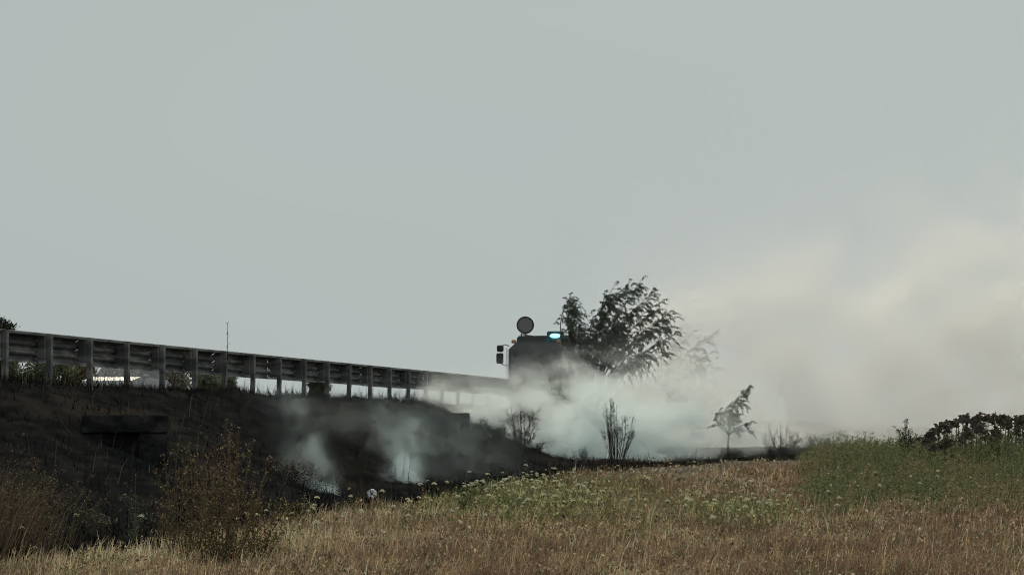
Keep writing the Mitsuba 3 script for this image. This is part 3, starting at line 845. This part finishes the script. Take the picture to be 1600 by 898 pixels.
def stem_shrub(name, label, px, top, zc_, half, n_stems, col, leafy, size=0.05):
    x_, y_ = spot(px, zc_)
    z_ = float(height(np.array([x_]), np.array([y_]))[0])
    k = thing(name, label, 'shrub')
    hgt = high(top, zc_) - z_
    ls, q = [], []
    for s in range(n_stems):
        a = rng.uniform(-1, 1)
        tip = np.array([x_ + a * half, y_ + rng.normal(0, half * 0.5), z_ + hgt * rng.uniform(0.45, 1.0) * (1 - 0.25 * a * a)])
        b = np.array([x_ + a * half * 0.35, y_ + rng.normal(0, half * 0.15), z_ - 0.05])
        pts = curve(b, tip, (rng.normal(0, 0.04), 0, 0.02), 7)
        ls.append((pts, np.linspace(0.014, 0.005, 7)))
        for g in range(3):
            t_ = rng.uniform(0.3, 0.9)
            o = b * (1 - t_) + tip * t_
            e_ = o + np.array([rng.normal(0.02, 0.12), rng.normal(0, 0.1), rng.uniform(0.08, 0.28)])
            ls.append((np.array([o, (o + e_) / 2 + [0.02, 0, 0], e_]), 0.005))
            q.append(o + (e_ - o) * rng.uniform(0.2, 1, (leafy // 2, 1)) + rng.normal(0, 0.025, (leafy // 2, 3)))
        t_ = rng.uniform(0.35, 1.0, (leafy, 1))
        q.append(b * (1 - t_) + tip * t_ + rng.normal(0, 0.035, (leafy, 3)))
    q = np.vstack(q)
    add_plant(k, 'stems', stem_set(ls, (0.035, 0.031, 0.027)))
    add_plant(k, 'foliage', leaves(q, rng.uniform(0.6, 1.4, len(q)) * size, jitter_color(col, len(q), 0.3), aspect=0.5))


stem_shrub('scorched_shrub', 'scorched shrub with upright stems at the left end of the thick smoke', 816, 626, 79.2, 0.46, 16, (0.045, 0.041, 0.037), 18)
stem_shrub('scorched_shrub', 'tall scorched shrub of many upright stems in the middle of the smoke', 962, 617, 84.5, 0.55, 20, (0.06, 0.056, 0.052), 16)
stem_shrub('scorched_shrub', 'wide pale twiggy bush fading in the smoke right of the slender sapling', 1218, 656, 91, 0.7, 22, (0.055, 0.055, 0.05), 14)
stem_shrub('scorched_shrub', 'low grey bush at the right end of the burnt strip', 1272, 680, 92, 0.6, 22, (0.045, 0.045, 0.043), 18)
stem_shrub('scorched_shrub', 'small black burnt tuft below the thick smoke, left of the tall scorched shrub', 911, 699, 84, 0.12, 6, (0.014, 0.014, 0.014), 8)
for px, top, zc_, half in ((752, 652, 79, 0.22), (782, 664, 80, 0.26), (838, 694, 80.5, 0.18)):
    stem_shrub('burnt_tuft', f"black burnt tuft of stalks on the slope's edge against the smoke, {'upper' if px < 760 else 'middle' if px < 800 else 'lowest'} of three", px, top, zc_, half, 9, (0.016, 0.015, 0.015), 14)
stem_shrub('feathery_weed', 'tall feathery dark green weed at the left end of the withered plants', 1416, 648, 77, 0.22, 14, (0.055, 0.062, 0.036), 34, 0.05)
stem_shrub('feathery_weed', 'small dark green weed on the skyline of the green patch', 1320, 694, 79, 0.14, 8, (0.048, 0.058, 0.03), 24, 0.05)

# withered dark headed plants on the right skyline


def withered(px, zc_, top, v):
    x_, y_ = spot(px, zc_)
    z_ = float(height(np.array([x_]), np.array([y_]))[0])
    k = thing('withered_plant', 'withered dark plant with a drooping round head in the row on the right skyline', 'withered plant', 'withered plants on the right skyline')
    hgt = high(top, zc_) - z_
    dirx = rng.choice([-1, 1]) * rng.uniform(0.10, 0.2)
    t = np.linspace(0, 1, 9)
    pts = np.stack([x_ + 0.06 * np.sin(t * 3) + dirx * np.clip(t - 0.75, 0, 1) * 4 * 0.6, y_ + rng.normal(0, 0.05) * t, z_ - 0.05 + hgt * np.minimum(t * 1.12, 2.12 - t * 1.12 if False else 1 + 0 * t)], 1)
    pts[:, 2] = z_ - 0.05 + (hgt + 0.03) * np.sin(np.clip(t * 1.95, 0, 2.0)) / 1.0
    part(k, 'stem', (lambda m: m)(tube(pts, np.linspace(0.016, 0.009, 9), 5)), 'm_drystem')
    hd_ = trimesh.creation.icosphere(2, 1.0)
    hd_.vertices *= (0.105, 0.095, 0.05)
    hd_.vertices *= (1 + 0.28 * (meshkit.noise(hd_.vertices * 28 + v) - 0.5))[:, None]
    hd_.apply_transform(trimesh.transformations.rotation_matrix(rng.uniform(0.5, 1.3), [rng.normal(), rng.normal(), 0.1]))
    hd_.apply_scale(rng.uniform(0.8, 1.15))
    hd_.apply_translation(pts[-1] + [0, 0, -0.03])
    part(k, 'seed_head', hd_, 'm_head', smooth=True)
    n_ = 30
    tt = rng.uniform(0.18, 0.95, n_)
    q = np.stack([np.interp(tt, t, pts[:, j]) for j in range(3)], 1)
    dd = np.stack([rng.normal(0, 0.8, n_), rng.normal(0, 0.8, n_), rng.normal(-0.35, 0.55, n_)], 1)
    tone = np.where((tt < 0.5)[:, None], (0.145, 0.155, 0.09), (0.10, 0.082, 0.07))
    add_plant(k, 'leaves', leaves(q, rng.uniform(0.08, 0.19, n_), np.clip(tone * (1 + rng.normal(0, 0.3, (n_, 1))), 0.006, 0.3), droop=dd, aspect=0.62), 'm_leaf')


scene['m_drystem'] = {'type': 'twosided', 'bsdf': {'type': 'diffuse', 'reflectance': {'type': 'rgb', 'value': [0.13, 0.12, 0.08]}}}
scene['m_head'] = {'type': 'twosided', 'bsdf': {'type': 'diffuse', 'reflectance': {'type': 'rgb', 'value': [0.085, 0.068, 0.062]}}}
sil = lambda px: np.interp(px, [1430, 1450, 1468, 1485, 1500, 1520, 1545, 1580, 1620], [682, 672, 659, 654, 646, 643, 645, 641, 643])
for i, px in enumerate(np.arange(1432, 1628, 5.2)):
    withered(float(px + rng.normal(0, 2)), float(rng.uniform(75, 79)), float(sil(px) + rng.gamma(1.5, 4.0)), i)
for i, px in enumerate(np.arange(1450, 1628, 11)):
    withered(float(px + rng.normal(0, 3)), float(rng.uniform(71, 75)), float(sil(px) + rng.uniform(14, 34)), 50 + i)

# roadside growth beyond the road, seen under and over the rail at left


def leafy_bush(name, cat_, label, px, zc_, bottom, top, half, col, n_, group=None):
    x_, y_ = spot(px, zc_)
    k = thing(name, label, cat_, group)
    cz, hz = (bottom + top) / 2, (top - bottom) / 2
    n_cl = 40
    cl = rng.normal(size=(n_cl, 3))
    cl = cl / np.linalg.norm(cl, axis=1, keepdims=True) * rng.uniform(0.3, 1, (n_cl, 1)) ** 0.5
    q = np.repeat(cl, n_ // n_cl, 0) + rng.normal(0, 0.13, (n_cl * (n_ // n_cl), 3))
    q = np.array([x_, y_, cz]) + q * np.array([half, half, hz])
    base = np.array([x_, y_, EYE + SHOULDER - 0.1])
    ls = [(curve(base + rng.normal(0, 0.1, 3) * [1, 1, 0], np.array([x_, y_, cz]) + c_ * np.array([half, half, hz]) * 0.9, (0, 0, 0.1), 6), np.linspace(0.05, 0.01, 6)) for c_ in cl]
    add_plant(k, 'stems', stem_set(ls, (0.06, 0.05, 0.04)))
    add_plant(k, 'foliage', leaves(q, rng.uniform(0.06, 0.13, len(q)), jitter_color(col, len(q), 0.3), aspect=0.55), 'm_leaf')


for i, (px, zc_, top, half, col_) in enumerate([(-10, 106, 2.0, 1.0, (0.075, 0.085, 0.05)), (40, 107, 2.1, 0.9, (0.085, 0.092, 0.06)), (95, 108, 2.0, 1.0, (0.09, 0.095, 0.06)), (128, 109, 1.85, 0.6, (0.12, 0.10, 0.06)),
                                                (272, 111, 1.9, 0.55, (0.15, 0.14, 0.11)), (318, 113, 1.8, 0.7, (0.11, 0.115, 0.08)), (352, 115, 1.75, 0.5, (0.13, 0.13, 0.10)), (500, 118, 1.5, 0.4, (0.04, 0.042, 0.03))]):
    lab = ['olive bush beyond the road at the left edge, seen under the rail', 'olive bush beyond the road in the first gap under the rail', 'olive bush beyond the road in the second gap under the rail',
           'brownish bush beyond the road right of the olive ones, under the rail', 'pale grey bush beyond the road right of the white car, under the rail', 'grey green bush beyond the road in the gap left of the thin stalk',
           'small pale bush beyond the road right under the thin stalk', 'small dark bush beyond the road halfway along the rail'][i]
    leafy_bush('roadside_bush', 'bush', lab, px, zc_, RZ + 0.2, RZ + top, half, np.array(col_) * 1.9, 8000)
leafy_bush('roadside_tree', 'tree', 'dark tree crown showing above the guardrail at the left edge', -6, 104, high(530, 104), high(494, 104), 0.62, (0.05, 0.055, 0.04), 2600)

# white litter glowing pale at the burnt edge
x_, y_ = spot(582, 55.6)
lit = trimesh.creation.torus(0.060, 0.033, major_sections=26, minor_sections=12)
lit.apply_transform(trimesh.transformations.rotation_matrix(1.25, [1, 0.2, 0.1]))
lit.vertices *= (1.0, 1.0, 1.15)
lit.vertices += (np.stack([meshkit.noise(lit.vertices * 26 + k) for k in (1, 9, 17)], 1) - 0.5) * 0.05
lit.apply_translation((x_, y_, float(height(np.array([x_]), np.array([y_]))[0]) + 0.14))
k = thing('litter', 'small crumpled white plastic litter at the lower edge of the black slope between the smoke wisps', 'litter')
put(k, lit, 'm_litter', smooth=40)

# ------------------------------------------------------------------ smoke


def smoke(name, lo, hi, cell, fn, albedo, label, cuts=(), g=0.55):
    """A body of smoke: its density on a grid, in one box or in several that follow each other along y."""
    lo, hi = np.array(lo, float), np.array(hi, float)
    labels[name] = {'kind': 'stuff', 'label': label}
    edges = [lo[1], *cuts, hi[1]]
    for i, (y0, y1) in enumerate(zip(edges[:-1], edges[1:])):
        a, b = np.array([lo[0], y0 + 0.004, lo[2]]), np.array([hi[0], y1 - 0.004, hi[2]])
        nx, ny, nz = np.maximum(2, np.round((b - a) / cell)).astype(int)
        gx, gy, gz = [a[k] + (np.arange(m) + 0.5) / m * (b[k] - a[k]) for k, m in enumerate((nx, ny, nz))]
        Z_, Y_, X_ = np.meshgrid(gz, gy, gx, indexing='ij')
        e_ = np.minimum.reduce([(X_ - lo[0]), (hi[0] - X_), (Y_ - lo[1]), (hi[1] - Y_), (hi[2] - Z_)])
        den = (fn(X_, Y_, Z_) * np.clip(e_ / 0.5, 0, 1)).astype(np.float32)
        med = f'{name}_medium_{i}'
        scene[med] = {'type': 'heterogeneous', 'albedo': {'type': 'constvolume', 'value': {'type': 'rgb', 'value': list(albedo)}},
                      'sigma_t': {'type': 'gridvolume', 'grid': mi.VolumeGrid(np.ascontiguousarray(den[..., None])), 'to_world': T().translate(list(a)).scale(list(b - a)), 'filter_type': 'trilinear', 'wrap_mode': 'clamp'},
                      'scale': 1.0, 'phase': {'type': 'hg', 'g': g}}
        key = name if len(edges) == 2 else f'{name}__{i + 1:03d}'
        scene[key] = {'type': 'cube', 'to_world': T().translate(list((a + b) / 2)).scale(list((b - a) / 2)), 'bsdf': {'type': 'null'}, 'interior': {'type': 'ref', 'id': med}}


def plume(X, Y, Z, src, q, wind, rise, s0, grow, reach, up=1.0, growz=None):
    """A bent plume from one spot on the ground: rises, drifts with the wind, spreads and thins."""
    w = np.asarray(wind, float) / np.linalg.norm(wind)
    dx, dy = X - src[0], Y - src[1]
    s = dx * w[0] + dy * w[1]
    c = -dx * w[1] + dy * w[0]
    sp = np.maximum(s, 0)
    sig = s0 + grow * sp
    zc_ = src[2] + 0.12 + rise * sp ** up
    back = np.where(s < 0, (s / s0) ** 2, 0)
    g = np.exp(-0.5 * ((c / sig) ** 2 + ((Z - zc_) / (sig * 0.85 if growz is None else s0 * 0.8 + growz * sp)) ** 2 + back))
    return q * (s0 / sig) ** 1.15 * g * np.exp(-np.maximum(s - reach, 0) / 4.0)


def src_at(x, y):
    return (x, y, float(height(np.array([x]), np.array([y]))[0]))


def warp(p, f, k, amp):
    return [(meshkit.fbm(p * f + 9 * j, 3, k + j) - 0.5) * a for j, a in enumerate(amp)]


def slope_smoke(X, Y, Z):
    """Low smoke boiling off the front that crosses the slope."""
    p = np.stack([X, Y, Z], -1).astype(np.float32)
    wx, wy, wz = warp(p, 0.6, 61, (2.0, 2.0, 0.9))
    a, b, c = X + wx, Y + wy, Z + wz
    D = 0
    for x, y, q in [(-18.3, 80.6, 0.55), (-17.9, 79.8, 0.8), (-17.4, 79.8, 1.0), (-16.9, 80.3, 1.2), (-16.3, 80.9, 1.4), (-15.7, 81.5, 1.7), (-15.2, 82.2, 2.2), (-15.0, 82.8, 2.0), (-17.8, 83.5, 0.7), (-16.9, 84.0, 0.8)]:
        D = D + plume(a, b, c, src_at(x, y), q, (0.5, 1), 0.05, 0.38, 0.11, 6.0, growz=0.03)
    for x, y, q in [(-15.6, 90.0, 0.34), (-15.2, 94.0, 0.30), (-16.4, 89.0, 0.4), (-16.8, 93.0, 0.36), (-14.2, 97.5, 0.2)]:
        D = D + plume(a, b, c, src_at(x, y), q, (0.6, 1), 0.10, 0.5, 0.10, 5.0, growz=0.07)
    roll = np.stack([a + 0.12 * b, 0.16 * b, c * 1.15], -1)          # torn into rolls drawn out along the wind
    puff = 0.55 * meshkit.fbm(roll * 1.2, 3, 64) + 0.45 * meshkit.fbm(roll * 3.4 + wy[..., None] * 0.4, 3, 67)
    return np.clip(0.80 * D * np.clip(8.0 * (puff - 0.42), 0, 3.2), 0, 2.4)


def big_smoke(X, Y, Z):
    """The tall plume from the fire behind, and what lies along the ground below it."""
    p = np.stack([X, Y, Z], -1).astype(np.float32)
    wx, wy, wz = warp(p, 0.4, 81, (3.0, 3.0, 2.2))
    a, b, c = X + wx, Y + wy, Z + wz
    D = 0
    for x, y, q, k in [(-17.6, 108.5, 0.22, 3.0), (-16.8, 110, 0.24, 2.6), (-16.0, 111, 0.24, 3.35), (-15.0, 112, 0.22, 1.6), (-13.6, 113, 0.2, 2.8), (-12.0, 113, 0.18, 3.0), (-10.0, 114, 0.18, 2.2), (-7.5, 114, 0.16, 2.8), (-15.5, 110, 0.22, 0.9)]:
        D = D + plume(a, b, c, src_at(x, y), q, (1, 0.12), k, 1.0, 0.05, 22.0, 0.27)
    lay = np.clip((Y - 102.0 + 0.12 * (X + 15)) / 4.0, 0, 1) * np.exp(-np.maximum(Z - height(X, Y, False), 0) / 2.4)
    roll = np.stack([a, 0.3 * b, c], -1)
    puff = 0.65 * meshkit.fbm(roll * 0.65, 3, 84) + 0.35 * meshkit.fbm(roll * 2.0, 3, 88)
    return np.clip((X + 19.2) / 2.2, 0, 1) * np.clip((D + 0.15 * lay) * np.clip(5.6 * (puff - 0.37), 0, 2.6), 0, 1.8)


smoke('smoke', (-20.6, 76.6, 0.2), (-5.0, 101.8, 6.0), (0.15, 0.2, 0.13), slope_smoke, (0.90, 0.965, 0.975), 'blue white smoke boiling low off the burning slope in front of the truck', (79.8, 83.0, 86.5, 91.0, 96.0))
smoke('smoke_plume', (-20.6, 102.0, 0.2), (7.0, 136.0, 15.0), (0.30, 0.40, 0.26), big_smoke, (0.950, 0.957, 0.965), 'thick pale smoke rolling to the right behind the trees')


def wisps(X, Y, Z):
    p = np.stack([X, Y, Z], -1).astype(np.float32)
    wx = (meshkit.fbm(p * 1.1, 3, 71) - 0.5) * 0.85
    wy = (meshkit.fbm(p * 1.1 + 5, 3, 72) - 0.5) * 1.1
    wz = (meshkit.fbm(p * 1.1 + 11, 3, 73) - 0.5) * 0.7
    a, b, c = X + wx, Y + wy, Z + wz
    D = 0
    for x, y, q, lean, hgt in [(-13.9, 51.8, 2.4, 0.42, 0.8), (-13.8, 52.5, 2.0, 0.50, 0.7), (-13.95, 58.2, 0.6, 0.1, 0.3), (-14.0, 59.4, 4.0, 0.22, 0.6), (-14.0, 60.4, 5.0, 0.30, 0.55), (-14.05, 61.0, 1.5, 0.1, 0.6)]:
        sx_, sy_, sz_ = src_at(x, y)
        t_ = c - sz_
        tp_ = np.maximum(t_, 0)
        sg = 0.085 + 0.115 * tp_
        D = D + q * (0.10 / sg) ** 0.9 * np.exp(-0.5 * (((a - sx_ + lean * tp_) / sg) ** 2 + ((b - sy_ - 0.35 * tp_) / (sg * 1.6)) ** 2) - np.maximum(t_, 0) / hgt) * np.clip(t_ * 8 + 1, 0, 1)
    for x, y, q in [(-14.6, 63.5, 0.06), (-14.7, 67.5, 0.05), (-15.2, 71.5, 0.04)]:
        D = D + plume(a, b, c, src_at(x, y), q, (-1, 0.2), 0.45, 0.8, 0.10, 2.0)
    roll = np.stack([a + 0.2 * b, 0.25 * b, c], -1)
    puff = 0.6 * meshkit.fbm(roll * 2.2, 3, 74) + 0.4 * meshkit.fbm(roll * 6.5, 2, 77)
    return np.clip(D * np.clip(6.0 * (puff - 0.39), 0, 2.6), 0, 4.0)


smoke('smoke_wisp', (-17.9, 49.0, 0.0), (-12.4, 76.3, 2.62), (0.09, 0.14, 0.08), wisps, (0.76, 0.925, 0.975), 'thin bluish smoke wisps drifting up the black slope', (51.5, 54.0, 57.0, 60.0, 64.0, 69.0))
